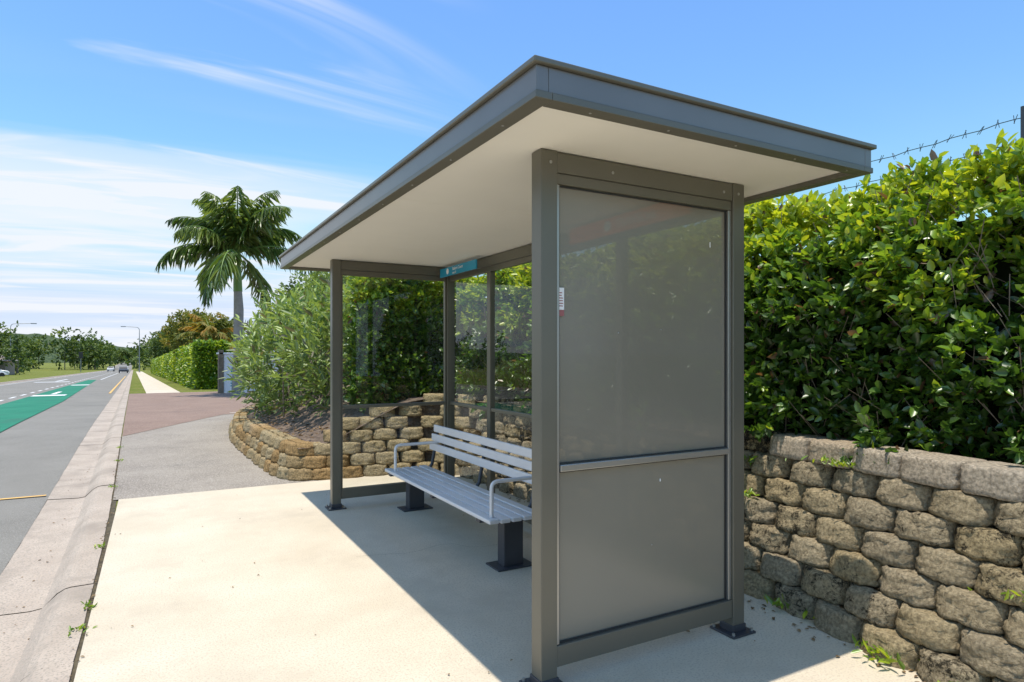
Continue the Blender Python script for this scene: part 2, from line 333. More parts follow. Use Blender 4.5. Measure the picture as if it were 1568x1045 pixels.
for i in range(4):
    a=ms[i]+(.0355 if i else 0); b=ms[i+1]-(.0355 if i<3 else 0)
    sb('back_mid_rail_%d'%i,(xg+.004,a,.965),(xg+.044,b,.997))
    xx=xg+.023
    for nn_,c,d in (('back_glass_l%d'%i,.186,.9645),('back_glass_u%d'%i,.998,2.264)): pane(nn_,[(xx,b,c),(xx,a,c),(xx,a,d),(xx,b,d)])
    if i: sb('mullion_%d'%i,(xg-.002,ms[i]-.035,.186),(xg+.052,ms[i]+.035,2.264))
rx0,rx1,ry0,ry1=1.150,3.07,1.893,7.03
zb,zt=2.398,2.50
zf=zb+.0125
def fas(n,a,b,m='metal_light',bev=.003): sb(n,a,b,m,bev)
fas('fascia_front',(rx0,ry0,zf),(rx0+.05,ry1,zt)); fas('fascia_back',(rx1-.05,ry0,zf),(rx1,ry1,zt))
fas('fascia_near',(rx0+.0505,ry0,zf),(rx1-.0505,ry0+.05,zt)); fas('fascia_far',(rx0+.0505,ry1-.05,zf),(rx1-.0505,ry1,zt))
sb('capping',(rx0-.018,ry0-.018,zt+.001),(rx1+.018,ry1+.018,zt+.022),'metal',.004)
for n,a,b in [('lip_front',(rx0-.006,ry0-.006,zb-.014),(rx0+.062,ry1+.006,zb+.012)),('lip_back',(rx1-.062,ry0-.006,zb-.014),(rx1+.006,ry1+.006,zb+.012)),
              ('lip_near',(rx0+.063,ry0-.006,zb-.014),(rx1-.063,ry0+.062,zb+.012)),('lip_far',(rx0+.063,ry1-.062,zb-.014),(rx1-.063,ry1+.006,zb+.012))]: sb(n,a,b,'metal',.002)
xs=[rx0+.052,rx1-.052]; ysf=[ry0+.052,3.62,5.33,ry1-.052]
for i in range(3): sb('soffit_%d'%i,(xs[0],ysf[i]+.0012,2.4115),(xs[1],ysf[i+1]-.0012,2.43),'soffit',.001)
x=rx0+.25
while x<rx1-.1: screw(x,ry0+.03,zb-.0145,'z',.006); x+=.38
y=ry0+.3
while y<ry1: screw(rx0+.03,y,zb-.0145,'z',.006); y+=.5
# signs
M['blue']=plain('sign_blue',(.02,.30,.48),rough=.4); M['orange']=plain('sign_orange',(.90,.13,.02),rough=.45); M['wh']=plain('sign_white',(.85,.85,.85),rough=.5,var=.02)
def txt(body,x,y,z,size,mat,parent):
    cu=bpy.data.curves.new('lettering','FONT'); cu.body=body; cu.size=size; cu.extrude=.0006; cu.materials.append(mat)
    o=bpy.data.objects.new('lettering',cu); COL.objects.link(o); o.matrix_world=Matrix(((0,0,-1,x),(-1,0,0,y),(0,1,0,z),(0,0,0,1))); o.parent=parent
sg=empty('bus_stop_sign')
box('plate',(2.585,5.33,2.285),(2.60,6.18,2.372),M['blue'],sg,.002); txt('Bakers Court',2.583,5.86,2.33,.045,M['wh'],sg); txt('stop 52',2.583,5.86,2.295,.03,M['wh'],sg)
def disc(x,y,z,r,mat,parent,axis='x'):
    bm=bmesh.new(); bmesh.ops.create_circle(bm,cap_ends=True,segments=24,radius=r); me=bpy.data.meshes.new('disc'); bm.to_mesh(me); bm.free(); me.materials.append(mat)
    o=bpy.data.objects.new('emblem',me); COL.objects.link(o); o.location=(x,y,z); o.rotation_euler=(0,math.radians(-90),0) if axis=='x' else (math.radians(90),0,0); o.parent=parent
disc(2.583,5.98,2.33,.03,M['wh'],sg)
for k,(dy,dz) in enumerate([(.03,0),(.0,.025),(-.02,-.01)]):
    tube('bracket_%d'%k,[(2.6,6.0+dy,2.33),(2.7,6.0+dy,2.36)],.006,M['char'],sg)
sg2=empty('network_sign'); box('plate',(2.585,2.62,2.275),(2.60,3.80,2.385),M['orange'],sg2,.002); txt('TRANSLink',2.583,3.28,2.305,.08,M['wh'],sg2); disc(2.583,3.36,2.333,.036,M['wh'],sg2)
stk=empty('sticker'); box('white_label',(xf+.108,yn+.0255,1.70),(xf+.138,yn+.0335,1.80),M['wh'],stk,0); M['pink']=plain('sticker_pink',(.35,.12,.12)); box('pink_label',(xf+.108,yn+.0255,1.672),(xf+.138,yn+.0335,1.699),M['pink'],stk,0)
for k in range(6): box('print_line_%d'%k,(xf+.112,yn+.0245,1.715+k*.012),(xf+.112+random.uniform(.012,.022),yn+.0253,1.719+k*.012),M['pink'],stk,0)
for k,(x,z,h) in enumerate([(2.555,2.06,.028),(2.21,.86,.014)]): box('dropping_%d'%k,(x,yn+.033,z),(x+.006,yn+.036,z+h),M['wh'],stk,.001)
# ---------------------------------------------------------------- bench
bn=empty('park_bench'); by0,by1=3.76,5.97
bx=1.925
for i in range(5): box('seat_slat_%d'%i,(bx+i*.087,by0,.368+(.004 if i in(0,4) else 0)),(bx+i*.087+.072,by1,.398+(.003 if i in(0,4) else 0)),M['alu'],bn,.007)
for i in range(3):
    z0=.555+i*.086; xx=2.375+i*.022
    box('back_slat_%d'%i,(xx,by0+.02,z0),(xx+.026,by1-.02,z0+.070),M['alu'],bn,.008)
for k,yy in enumerate((3.99,5.90)):
    box('leg_%d'%k,(2.13,yy-.05,.01),(2.285,yy+.05,.335),M['char'],bn,.006)
    box('foot_plate_%d'%k,(2.06,yy-.10,.001),(2.355,yy+.10,.012),M['char'],bn,.003)
    box('bearer_%d'%k,(1.95,yy-.03,.3355),(2.37,yy+.03,.3665),M['char'],bn,.004)
for k,yy in enumerate((3.99,4.85,5.90)):
    tube('back_support_%d'%k,[(2.33,yy,.34),(2.385,yy,.42),(2.42,yy,.60),(2.452,yy,.79)],.016,M['char'],bn)
    if k==1: box('bearer_mid',(1.95,yy-.025,.3355),(2.37,yy+.025,.3665),M['char'],bn,.004)
def rpath(p,r=.04,n=5):
    out=[p[0]]
    for a,b,c in zip(p,p[1:],p[2:]):
        a,b,c=map(Vector,(a,b,c)); u=(a-b).normalized()*r; v=(c-b).normalized()*r
        for i in range(n+1):
            t=i/n; out.append(tuple((b+u)*(1-t)**2+b*2*t*(1-t)+(b+v)*t*t))
    out.append(p[-1]); return out
for k,yy in enumerate((3.83,5.80)):
    tube('armrest_%d'%k,rpath([(1.975,yy,.36),(1.975,yy,.64),(2.42,yy,.64)],.05),.014,M['alu'],bn)
# ---------------------------------------------------------------- retaining wall
raw=[(2.86,-.6),(2.98,.9),(3.10,1.8),(3.25,2.9),(3.3,4.5),(3.3,6.6),(3.24,7.3),(2.95,7.62),(2.4,7.68),(1.85,7.75),(1.5,7.82),(1.27,8.1),(1.2,9.2),(1.13,10.8),(1.16,12.7),(1.5,15.5),(2.3,17.6),(4,18.8),(7,19.5)]
pt=[Vector(p) for p in raw]
for _ in range(2):
    q=[pt[0]]
    for a,b in zip(pt,pt[1:]): q+= [a*.75+b*.25,a*.25+b*.75]
    q.append(pt[-1]); pt=q
cum=[0]
for a,b in zip(pt,pt[1:]): cum.append(cum[-1]+(b-a).length)
def at(s):
    s=max(0,min(cum[-1]-1e-4,s)); i=int(np.searchsorted(cum,s,side='right'))-1
    t=(s-cum[i])/(cum[i+1]-cum[i]); p=pt[i]*(1-t)+pt[i+1]*t
    a=pt[max(0,i-1)]; b=pt[min(len(pt)-1,i+2)]; tg=(b-a).normalized(); return p,tg
def rows_at(p):
    if p.y<7.55 and p.x>2.9: return 7
    if p.y<9 and p.x>1.2 :
        if p.x>2.75: return 7
        if p.x>2.35: return 6
        if p.x>2.0: return 5
        if p.x>1.75: return 4
        return 3
    if p.y<11.5: return 3
    return 2
bm=bmesh.new(); bmesh.ops.create_cube(bm,size=1); bmesh.ops.subdivide_edges(bm,edges=bm.edges,cuts=8,use_grid_fill=True)
bm.verts.ensure_lookup_table(); TV=np.array([v.co[:] for v in bm.verts]); TF=np.array([[v.index for v in f.verts] for f in bm.faces]); bm.free()
nn=(np.abs(TV*2)**18).sum(1)**(1/18); TR=TV/nn[:,None]
WV=[];WF=[];WT=[];WD=[]
RH=.14; SETB=.06; base=0
for r in range(7):
    s=.15*(r%2)-.1
    while s<cum[-1]:
        p,tg=at(s+.15); ins=Vector((tg.y,-tg.x))
        if rows_at(p)>r:
            wdt=.298+random.uniform(-.010,.004); 
            cap=(r==6 and p.y<2.9)
            c=p+ins*(SETB*r+.13+random.uniform(-.012,.012)-(.03 if cap else 0)); dep=.27
            sc=np.array([wdt,dep,RH-.002])
            v=TR*sc
            xx=TV[:,0]*2; z_=TV[:,2]*2
            fr=(TV[:,1]<-.1)
            cant=np.clip((np.abs(xx)-.5)/.5,0,1)
            v[:,1]+= fr*(cant*.045*(0.15 if cap else 1))
            v[:,1]-= fr*(1-z_**8)*(.006 if not cap else .002)
            v[:,1]+= fr*(z_+1)*(.008 if cap else .016)
            ang=math.atan2(tg.y,tg.x)+random.uniform(-.03,.03)
            ex=np.array([math.cos(ang),math.sin(ang),0]); ey=np.array([math.sin(ang),-math.cos(ang),0])
            W=v[:,0:1]*ex+v[:,1:2]*ey; W[:,2]=v[:,2]
            W+=np.array([c.x,c.y,RH*(r+.5)-.012+zg(c.y)])
            amp=.010 if not cap else .004
            fm=np.where(TV[:,1]<-.3,1.0,.45)[:,None]
            D=np.array([noise.noise_vector(Vector(q)*15) for q in W])*amp+np.array([noise.noise_vector(Vector(q)*42) for q in W])*amp*1.5
            W=W+D*fm
            far=p.y>7.3
            if cap: ti=random.uniform(.96,1.0); di=-.22
            elif far: ti=random.choice([random.uniform(.5,.68),random.uniform(.7,.9),random.uniform(.55,.66)]) if p.x<2.1 else random.uniform(.45,.66); di=random.uniform(-.16,-.04)
            else: ti=random.uniform(.15,.62); di=random.uniform(-.11,.05) + (.05 if p.y>2.9 else 0)
            WV.append(W); WF.append(TF+base); base+=len(W); WT.append(np.full(len(W),ti)); WD.append(np.full(len(W),di))
        s+=.305
mesh_obj('retaining_wall',np.concatenate(WV),np.concatenate(WF),M['stone'],None,False,{'tint':np.concatenate(WT),'dirt':np.concatenate(WD)})
v=[];f=[]; n=200
for i in range(n+1):
    p,tg=at(cum[-1]*i/n); ins=Vector((tg.y,-tg.x)); R=rows_at(p); a=p+ins*.16; b=p+ins*(.16+SETB*(R-1))
    v+=[(a.x,a.y,zg(a.y)-.01),(b.x,b.y,RH*R-.07+zg(a.y))]
for i in range(n): f.append((2*i,2*i+1,2*i+3,2*i+2))
mesh_obj('soil_backing',v,f,M['mulch'])
def wallx(Y):
    best=1.2
    for a,b in zip(pt,pt[1:]):
        if a.y<=Y<=b.y and a.y>7.8: 
            t=(Y-a.y)/max(1e-6,b.y-a.y); best=a.x*(1-t)+b.x*t
    return best
v=[];f=[];NX=40
Ys=yr(-1.5,7.9,60)
for Y in Ys:
    x0=3.58
    for j in range(NX+1):
        x=x0+(14-x0)*(j/NX)**1.6; v.append((x,Y,.90+.03*noise.noise(Vector((x*3,Y*3,0)))))
for i in range(len(Ys)-1):
    for j in range(NX): p=i*(NX+1)+j; f.append((p,p+1,p+NX+2,p+NX+1))
b0=len(v); Ys=yr(7.93,19.2,90)
for Y in Ys:
    x0=wallx(Y)+.22 if Y>8.15 else 1.5
    for j in range(NX+1):
        x=x0+(14-x0)*(j/NX)**1.6
        rise=min(1,max(0,(x-x0)/1.7)); rise=rise*rise*(3-2*rise)
        zb_=(.36 if Y<11.5 else .24); v.append((x,Y,zg(Y)+zb_+(.92-zb_)*rise*(1 if Y<14 else max(.3,1-(Y-14)/7))+.035*noise.noise(Vector((x*4,Y*4,2)))))
for i in range(len(Ys)-1):
    for j in range(NX): p=b0+i*(NX+1)+j; f.append((p,p+1,p+NX+2,p+NX+1))
mesh_obj('garden_bed',v,f,M['mulch'],None,True)
# ---------------------------------------------------------------- foliage
def norm(a): return a/np.maximum(1e-9,np.linalg.norm(a,axis=1,keepdims=True))
def leaf_geo(pos,d,L_,wr,fold=.25,curl=.2,upb=1.0,rr=.7):
    n=len(pos); d=norm(d); up=np.array([0,0,1.])*upb+rng.normal(0,rr,(n,3))
    s=norm(np.cross(d,up)); nr=np.cross(s,d); L_=L_[:,None]; w=L_*wr
    V=np.empty((n,6,3))
    V[:,0]=pos; V[:,1]=pos+d*L_*.3+s*w*.5+nr*w*fold; V[:,2]=pos+d*L_*.7+s*w*.42+nr*w*(fold*.6)-nr*L_*curl*.4
    V[:,3]=pos+d*L_-nr*L_*curl; V[:,4]=pos+d*L_*.7-s*w*.42+nr*w*(fold*.6)-nr*L_*curl*.4; V[:,5]=pos+d*L_*.3-s*w*.5+nr*w*fold
    F=np.array([[0,1,2,3],[0,3,4,5]])[None]+(np.arange(n)*6)[:,None,None]
    return V.reshape(-1,3),F.reshape(-1,4)
def foliage(name,pos,d,L_,wr,tint,mat,parent=None,**k):
    V,F=leaf_geo(pos,d,L_,wr,**k)
    return mesh_obj(name,V,F,mat,parent,False,{'tint':np.repeat(np.clip(tint,0,1),6)})
def twigs(P,Nrm,K,tl,ll,upw=.5,jit=.45,spread=.8):
    n=len(P); ax=norm(Nrm*.7+np.array([0,0,upw])+rng.normal(0,jit,(n,3)))
    t=np.tile(np.linspace(.15,1,K),(n,1)); ln=tl*(.6+.8*rng.random((n,1)))
    pos=P[:,None]+ax[:,None]*(t*ln)[...,None]
    rd=rng.normal(0,1,(n,K,3)); rd-= (rd*ax[:,None]).sum(2,keepdims=True)*ax[:,None]; rd/=np.linalg.norm(rd,axis=2,keepdims=True)
    d=ax[:,None]*(.35+.7*t[...,None])+rd*spread
    L_=ll*(.65+.6*rng.random((n,K)))
    return pos.reshape(-1,3),d.reshape(-1,3),L_.reshape(-1)
def fb(x,y,z,s): return noise.fractal(Vector((x*s,y*s,z*s)),1.0,2.0,3)
Pp=[];Nn=[]
def add(x,y,z,nx,ny,nz): Pp.append((x,y,z)); Nn.append((nx,ny,nz))
def hxf(y): return 3.66+.13*max(0,3-y)
hx=3.66
def topz(y): return 2.46+.09*fb(0,y,0,.8)-.02*max(0,3-y)
for _ in range(6800):
    y=random.uniform(-.4,8.3); z=.86+(topz(y)-.86)*random.random()**.92
    dn=fb(0,y,z,1.3)
    x=hxf(y)-.0-.17*dn+.13*(z-.9)-.05*math.sin((z-.8)/1.8*3)+abs(random.gauss(0,.12)) + (.10 if z<.98 else 0) + max(0,z-2.25)*.7
    if dn<-.22 and random.random()<.7: x+=.22
    add(x,y,z,-1,0,.1)
for _ in range(2200):
    y=random.uniform(-.4,9.0); x=hxf(y)+.25+1.2*random.random()**1.5; add(x,y,topz(y)+.06*fb(x,y,0,2)-abs(random.gauss(0,.06))+.07*(x-hx),-.2,0,1)
for _ in range(1700):
    x=random.uniform(2.45,3.9); z=.75+(2.5-.75)*random.random(); y=8.35-.15*fb(x,0,z,1.3)+abs(random.gauss(0,.12)); add(x,y,z,0,-1,.1)
for _ in range(700):
    x=random.uniform(2.45,3.9); y=random.uniform(8.2,9.3); add(x,y,2.46+.1*fb(x,y,0,1.5),0,0,1)
for _ in range(300):
    z=random.uniform(.8,2.5); y=random.uniform(8.3,9.0); add(2.42-.12*fb(0,y,z,1.5)+abs(random.gauss(0,.1)),y,z,-1,0,.1)
for _ in range(60):
    y=random.choice([random.gauss(1.35,.1),random.gauss(2.2,.06),random.uniform(2.9,7.5),random.uniform(2.9,7)]); add(hxf(y)-.12+random.gauss(0,.05),y,.95+random.gauss(0,.07),-1,0,-.9)
for _ in range(110):
    y=random.uniform(-.5,8.5); add(hxf(y)+random.uniform(.3,1.0),y,topz(y)+.04,0,0,1.4)
Pp=np.array(Pp);Nn=norm(np.array(Nn))
pos,d,L_=twigs(Pp,Nn,9,.12,.068)
cl_=np.array([fb(*p,1.1) for p in Pp]).repeat(9)
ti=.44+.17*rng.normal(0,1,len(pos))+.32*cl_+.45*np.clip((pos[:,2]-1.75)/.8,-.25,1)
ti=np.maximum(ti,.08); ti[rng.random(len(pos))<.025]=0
hg=empty('hedge')
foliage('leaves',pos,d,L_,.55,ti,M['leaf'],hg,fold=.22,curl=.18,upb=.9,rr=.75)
sv_=[];sf=[]
for _ in range(1500):
    y=random.uniform(-.8,8); z=random.uniform(.95,2.3); x=hxf(y)+.13*(z-.9)+random.uniform(-.04,.15); p=Vector((x,y,z)); q=p+Vector((random.gauss(-.05,.06),random.gauss(0,.12),random.uniform(.08,.28))); r=.0028
    b=len(sv_)
    for c in (p,q):
        for k in range(3): a=k*2.094; sv_.append((c.x+r*math.cos(a),c.y+r*math.sin(a),c.z))
    for k in range(3): k2=(k+1)%3; sf.append((b+k,b+k2,b+3+k2,b+3+k))
mesh_obj('stems',sv_,sf,M['bark'],hg)
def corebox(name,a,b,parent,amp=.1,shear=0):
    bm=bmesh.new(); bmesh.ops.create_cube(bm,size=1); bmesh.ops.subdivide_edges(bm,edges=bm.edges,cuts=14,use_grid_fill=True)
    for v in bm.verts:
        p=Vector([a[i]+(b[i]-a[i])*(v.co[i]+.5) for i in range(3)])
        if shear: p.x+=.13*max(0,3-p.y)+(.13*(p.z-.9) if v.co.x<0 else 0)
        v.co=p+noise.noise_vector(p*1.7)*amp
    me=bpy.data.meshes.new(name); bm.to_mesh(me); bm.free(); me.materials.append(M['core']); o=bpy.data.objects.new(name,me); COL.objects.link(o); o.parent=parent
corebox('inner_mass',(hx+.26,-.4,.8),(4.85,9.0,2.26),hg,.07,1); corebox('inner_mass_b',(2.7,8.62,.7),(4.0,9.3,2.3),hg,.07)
def ellipsoid_pts(cs,n,jit=.12):
    P=[];Nr=[]
    ws=[c[1][0]*c[1][1] for c in cs]
    for _ in range(n):
        c,r=random.choices(cs,ws)[0]; v=Vector((random.gauss(0,1),random.gauss(0,1),random.gauss(0,1))).normalized()
        k=1-abs(random.gauss(0,jit))+.13*fb(v.x+c[0],v.y+c[1],v.z,1.6)
        P.append((c[0]+v.x*r[0]*k,c[1]+v.y*r[1]*k,c[2]+v.z*r[2]*k)); Nr.append(v[:])
    return np.array(P),norm(np.array(Nr))
cs=[((2.75,9.75,1.45),(1.0,1.0,.90)),((3.3,9.2,1.5),(.9,.7,.95)),((2.45,11.2,1.35),(1.05,1.2,1.0)),((2.55,13.0,1.3),(1.1,1.3,1.1)),((3.0,15.0,1.2),(1.3,1.4,1.15)),((3.9,11.5,1.6),(1.2,2.2,1.1))]
P,Nr=ellipsoid_pts(cs,2600,.16); pos,d,L_=twigs(P,Nr,8,.30,.16,upw=.75,jit=.4,spread=.7)
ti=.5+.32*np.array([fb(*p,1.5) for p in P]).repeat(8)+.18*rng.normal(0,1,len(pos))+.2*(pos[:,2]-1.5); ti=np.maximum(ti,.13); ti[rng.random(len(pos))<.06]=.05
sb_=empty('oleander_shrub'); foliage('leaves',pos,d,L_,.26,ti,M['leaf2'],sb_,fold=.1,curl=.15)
for i in range(110):
    c,r=random.choice(cs); bx_,by_=c[0]+random.gauss(0,.25),c[1]+random.gauss(0,.3); e=(c[0]+random.uniform(-1,1)*r[0]*.9,c[1]+random.uniform(-1,1)*r[1]*.9,c[2]+random.uniform(-.3,.8)*r[2])
    m_=((bx_+e[0])/2*.6+bx_*.4,(by_+e[1])/2*.6+by_*.4,(e[2]+.6)/2+.1); tube('branch_%d'%i,[(bx_,by_,.45),m_,e],.012,M['bark'],sb_,radii=[1.3,1,.4],res=1)
def tree(name,x,y,h,r,n,ls,mat,trunk_r=.12,z0=None,th=.35,seed=0,nb=9):
    random.seed(seed+int(abs(x*10)+y)); e=empty(name); z0=zg(y) if z0 is None else z0
    cs=[]
    for i in range(nb):
        a=random.uniform(0,6.28); rr=r*random.uniform(.2,.72); cz=z0+h*random.uniform(th+.1,.86); q=r*random.uniform(.28,.48)
        cs.append(((x+math.cos(a)*rr,y+math.sin(a)*rr,cz),(q,q,q*.8)))
    cs.append(((x,y,z0+h-.35*r),(r*.45,r*.45,r*.4)))
    top=(x+random.gauss(0,.1),y,z0+h*th)
    tube('trunk',[(x,y,z0-.1),(x+.05,y,z0+h*th*.5),top],trunk_r,M['bark'],e,radii=[1.3,1,.8])
    for i,(c,q) in enumerate(cs): tube('limb_%d'%i,[top,((top[0]+c[0])/2,(top[1]+c[1])/2,(top[2]+c[2])/2+.1*r),c],trunk_r*.5,M['bark'],e,radii=[1,.7,.25],res=1)
    P,Nr=ellipsoid_pts(cs,n,.25); pos,d,L_=twigs(P,Nr,5,ls*1.6,ls)
    ti=.42+.3*np.array([fb(*(p/r*2),1.0) for p in P]).repeat(5)+.12*rng.normal(0,1,len(pos))+.25*(pos[:,2]-z0-h*.6)/h
    foliage('crown',pos,d,L_,.5,np.maximum(ti,0.02),mat,e); return e
def palm(name,x,y,z0,zc,fl,nf,tr,mat,trunk=True,seed=1,droop=1.0,lw=.06,ll=.62,els=(80,66,50,36,20,0),ns=16,hang=.45):
    random.seed(seed); e=empty(name); 
    if trunk:
        zz_=[z0-.2,z0+(zc-z0)*.3,z0+(zc-z0)*.6,zc-1.3*fl/2.8]
        tube('trunk',[(x,y,zz_[0]),(x+.03,y,zz_[1]),(x+.05,y,zz_[2]),(x+.02,y,zz_[3])],tr,M['ptrunk'],e,radii=[1.5,1.15,1.2,1.0],res=6)
        tube('crownshaft',[(x+.02,y,zz_[3]),(x+.01,y,zz_[3]+.4),(x,y,zc-.2),(x,y,zc+.15)],tr*.95,M['pshaft'],e,radii=[1.15,1.1,.75,.45],res=6)
    pos=[];dr=[];ln=[];ti=[]
    for i in range(nf):
        az=i*2.399+random.uniform(-.2,.2); el=math.radians(els[i%len(els)]+random.uniform(-8,8))
        Lf=fl*random.uniform(.85,1.08); pts=[]; p=Vector((x,y,zc)); e_=el
        tilt=random.uniform(.4,1.0)
        for k in range(ns+1):
            pts.append(p.copy()); dv=Vector((math.cos(az)*math.cos(e_),math.sin(az)*math.cos(e_),math.sin(e_))); p=p+dv*(Lf/ns); e_-=droop*(.04+.075*k/ns*1.6)*16/ns
        tube('frond_rachis_%d'%i,[q[:] for q in pts],.025*fl/2.8,M['pshaft'],e,radii=[1.6-1.4*k/ns for k in range(ns+1)],res=1)
        ft=random.uniform(.25,.95)
        for k in range(2,ns):
            for sub in range(4):
                t=(k+sub/4)/ns; q=pts[k].lerp(pts[k+1],sub/4); tg=(pts[k+1]-pts[k]).normalized(); sd=tg.cross(Vector((0,0,1)))
                if sd.length<.05: sd=Vector((-math.sin(az),math.cos(az),0))
                sd.normalize(); upv=sd.cross(tg)
                for sgn in (-1,1):
                    dd=tg*random.uniform(.5,.9)+sd*sgn*.75+upv*random.uniform(-.35,.35)*tilt+Vector((0,0,-hang*droop*random.uniform(.5,1.6))); pos.append(q[:]); dr.append(dd[:]); ln.append(ll*fl/2.8*(math.sin(math.pi*min(1,t*.85+.12))**.7)*random.uniform(.7,1.2)); ti.append(ft+random.gauss(0,.15))
    foliage('fronds',np.array(pos),np.array(dr),np.array(ln),lw/ll,np.array(ti),mat,e,fold=.2,curl=.35,rr=.3)
palm('palm_tree',3.05,29.3,zg(29),5.75,3.5,21,.165,M['palm'],seed=15,ll=.80,lw=.042,droop=1.12,els=(88,62,78,46,28,68,8,-14,54),hang=.6)
palm('golden_palm',3.2,47,zg(47),2.6,2.2,18,.12,M['leaf4'],seed=9,trunk=True,lw=.12,ll=.7,ns=10)
palm('golden_palm',4.6,52,zg(52),2.9,2.2,18,.12,M['leaf4'],seed=12,trunk=True,lw=.12,ll=.7,ns=10)
random.seed(3)
tree('garden_tree',4.3,19.5,4.6,1.8,700,.12,M['leaf2'],.07,seed=2)
tree('garden_tree',5.0,24,4.6,1.7,500,.15,M['leaf3'],.08,seed=6)
tree('street_tree',2.6,56,5.3,2.4,700,.24,M['leaf4'],.12,seed=3)
tree('street_tree',4.0,70,6.2,3,700,.28,M['leaf4'],.12,seed=4)
tree('street_tree',3.0,95,6.5,3.2,700,.33,M['leaf3'],.14,seed=5)
tree('street_tree',2.0,130,7.5,4,700,.4,M['leaf3'],.16,seed=8)
P=[];Nr=[]
random.seed(4)
for _ in range(3600):
    y=38+100*random.random()**1.7; h=2.35; k=random.random()
    if k<.6: u=2.75; z=h*random.random(); nv=(-1,0,.1)
    else: u=2.75+1.5*random.random(); z=h; nv=(0,0,1)
    P.append((u+off(y)-.1*fb(u,y,z,.8),y,z+zg(y)+.05*random.gauss(0,1))); Nr.append(nv)
for _ in range(1000): 
    u=2.75+1.5*random.random(); z=2.35*random.random(); P.append((u+off(38),38-.06*fb(u,1,z,1),z+zg(38))); Nr.append((0,-1,0))
P=np.array(P); pos,d,L_=twigs(P,np.array(Nr,float),6,.16,.15); ti=.68+.3*rng.normal(0,1,len(pos))*.5+.3*np.array([fb(*p,.6) for p in P]).repeat(6)
bh=empty('box_hedge'); foliage('leaves',pos,d,L_,.6,np.maximum(ti,.1),M['leaf'],bh)
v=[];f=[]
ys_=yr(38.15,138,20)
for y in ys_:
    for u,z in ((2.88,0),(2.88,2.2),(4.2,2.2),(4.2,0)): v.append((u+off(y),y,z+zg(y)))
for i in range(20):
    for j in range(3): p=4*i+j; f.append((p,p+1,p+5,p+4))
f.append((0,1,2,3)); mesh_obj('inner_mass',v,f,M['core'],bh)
random.seed(21)
def treeline(name,lst,mat,ls,per):
    e=empty(name); cs=[]
    for (x,y,h,r) in lst:
        z=zg(y)
        for k in range(7):
            q=random.uniform(.32,.6); cs.append(((x+random.uniform(-.8,.8)*r,y+random.uniform(-.6,.6)*r,z+h*random.uniform(.25,.85)),(r*q,r*q,h*.3*q/.5)))
        tube('trunk',[(x,y,z-.5),(x,y,z+h*.5)],.18,M['bark'],e,res=1)
    P,Nr=ellipsoid_pts(cs,len(lst)*per,.3); pos,d,L_=twigs(P,Nr,4,ls*1.3,ls)
    ti=.45+.5*np.array([fb(*p,.12) for p in P]).repeat(4)+.14*rng.normal(0,1,len(pos)); foliage('crowns',pos,d,L_,.6,np.maximum(ti,.02),mat,e)
lst=[]
for i in range(30):
    y=random.uniform(120,230); lst.append((off(y)-random.uniform(20,66),y,random.uniform(3.5,9),random.uniform(2,4.5)))
treeline('distant_trees_near',lst,M['leaf3'],.7,110)
lst=[]
for i in range(60):
    y=random.uniform(260,420); x=-.0245*y+random.uniform(-120,40)
    if abs(x-(off(y)-5))<9: continue
    lst.append((x,y,random.uniform(8,17),random.uniform(5,8)))
for i in range(16): 
    y=random.uniform(150,330); lst.append((off(y)+random.uniform(7,16),y,random.uniform(7,10),random.uniform(3,5)))
for i in range(10): lst.append((off(520)-14+i*3.2,520,random.uniform(9,13),5))
treeline('distant_trees',lst,M['leaf3'],1.3,90)
v=[];f=[];nx=260
for j,(yy,hh) in enumerate([(700,0),(740,.4),(780,.62),(840,.85),(900,1),(1100,.8)]):
    for i in range(nx+1):
        x=-520+900*i/nx; h=(21*math.exp(-((x+150)/130)**2)+15*math.exp(-((x+300)/120)**2)+9)*(1+.25*fb(x*.02,yy*.01,0,1))+1.6*noise.noise(Vector((x*.2,yy*.1,0))); v.append((x,yy,-7.5+h*hh))
for j in range(5):
    for i in range(nx): p=j*(nx+1)+i; f.append((p,p+1,p+nx+2,p+nx+1))
M['hill']=surf('hill_forest',(.05,.08,.045),(.12,.15,.075),scale=.12,rough=1,bump=1,bscale=.2,bdist=4,speck=(.03,.05,.035),speckscale=.4,spec=0)
mesh_obj('hills',v,f,M['hill'],None,True)
# ---------------------------------------------------------------- street furniture / far objects
M['gal']=plain('galvanised_steel',(.30,.31,.32),rough=.45,metal=.5)
def lamp(x,y,h,dirx,arm):
    e=empty('street_lamp'); z=zg(y)
    tube('pole',[(x,y,z),(x,y,z+h*.6),(x,y,z+h-.8)],.11,M['gal'],e,radii=[1.2,.9,.6])
    tube('arm',rpath([(x,y,z+h-.8),(x,y,z+h),(x+dirx*arm,y,z+h+.15)],.7),.06,M['gal'],e)
    box('luminaire',(x+dirx*arm-.1*dirx,y-.18,z+h+.05),(x+dirx*(arm+.9),y+.18,z+h+.24),M['gal'],e,.05)
    box('base',(x-.25,y-.25,z-.05),(x+.25,y+.25,z+.06),M['kerb'],e,.02)
lamp(-3.1,172,10.4,-1,2.8); lamp(-25.5,163,10.2,1,3.4); lamp(off(290)+1.2,290,10.5,-1,2.6)
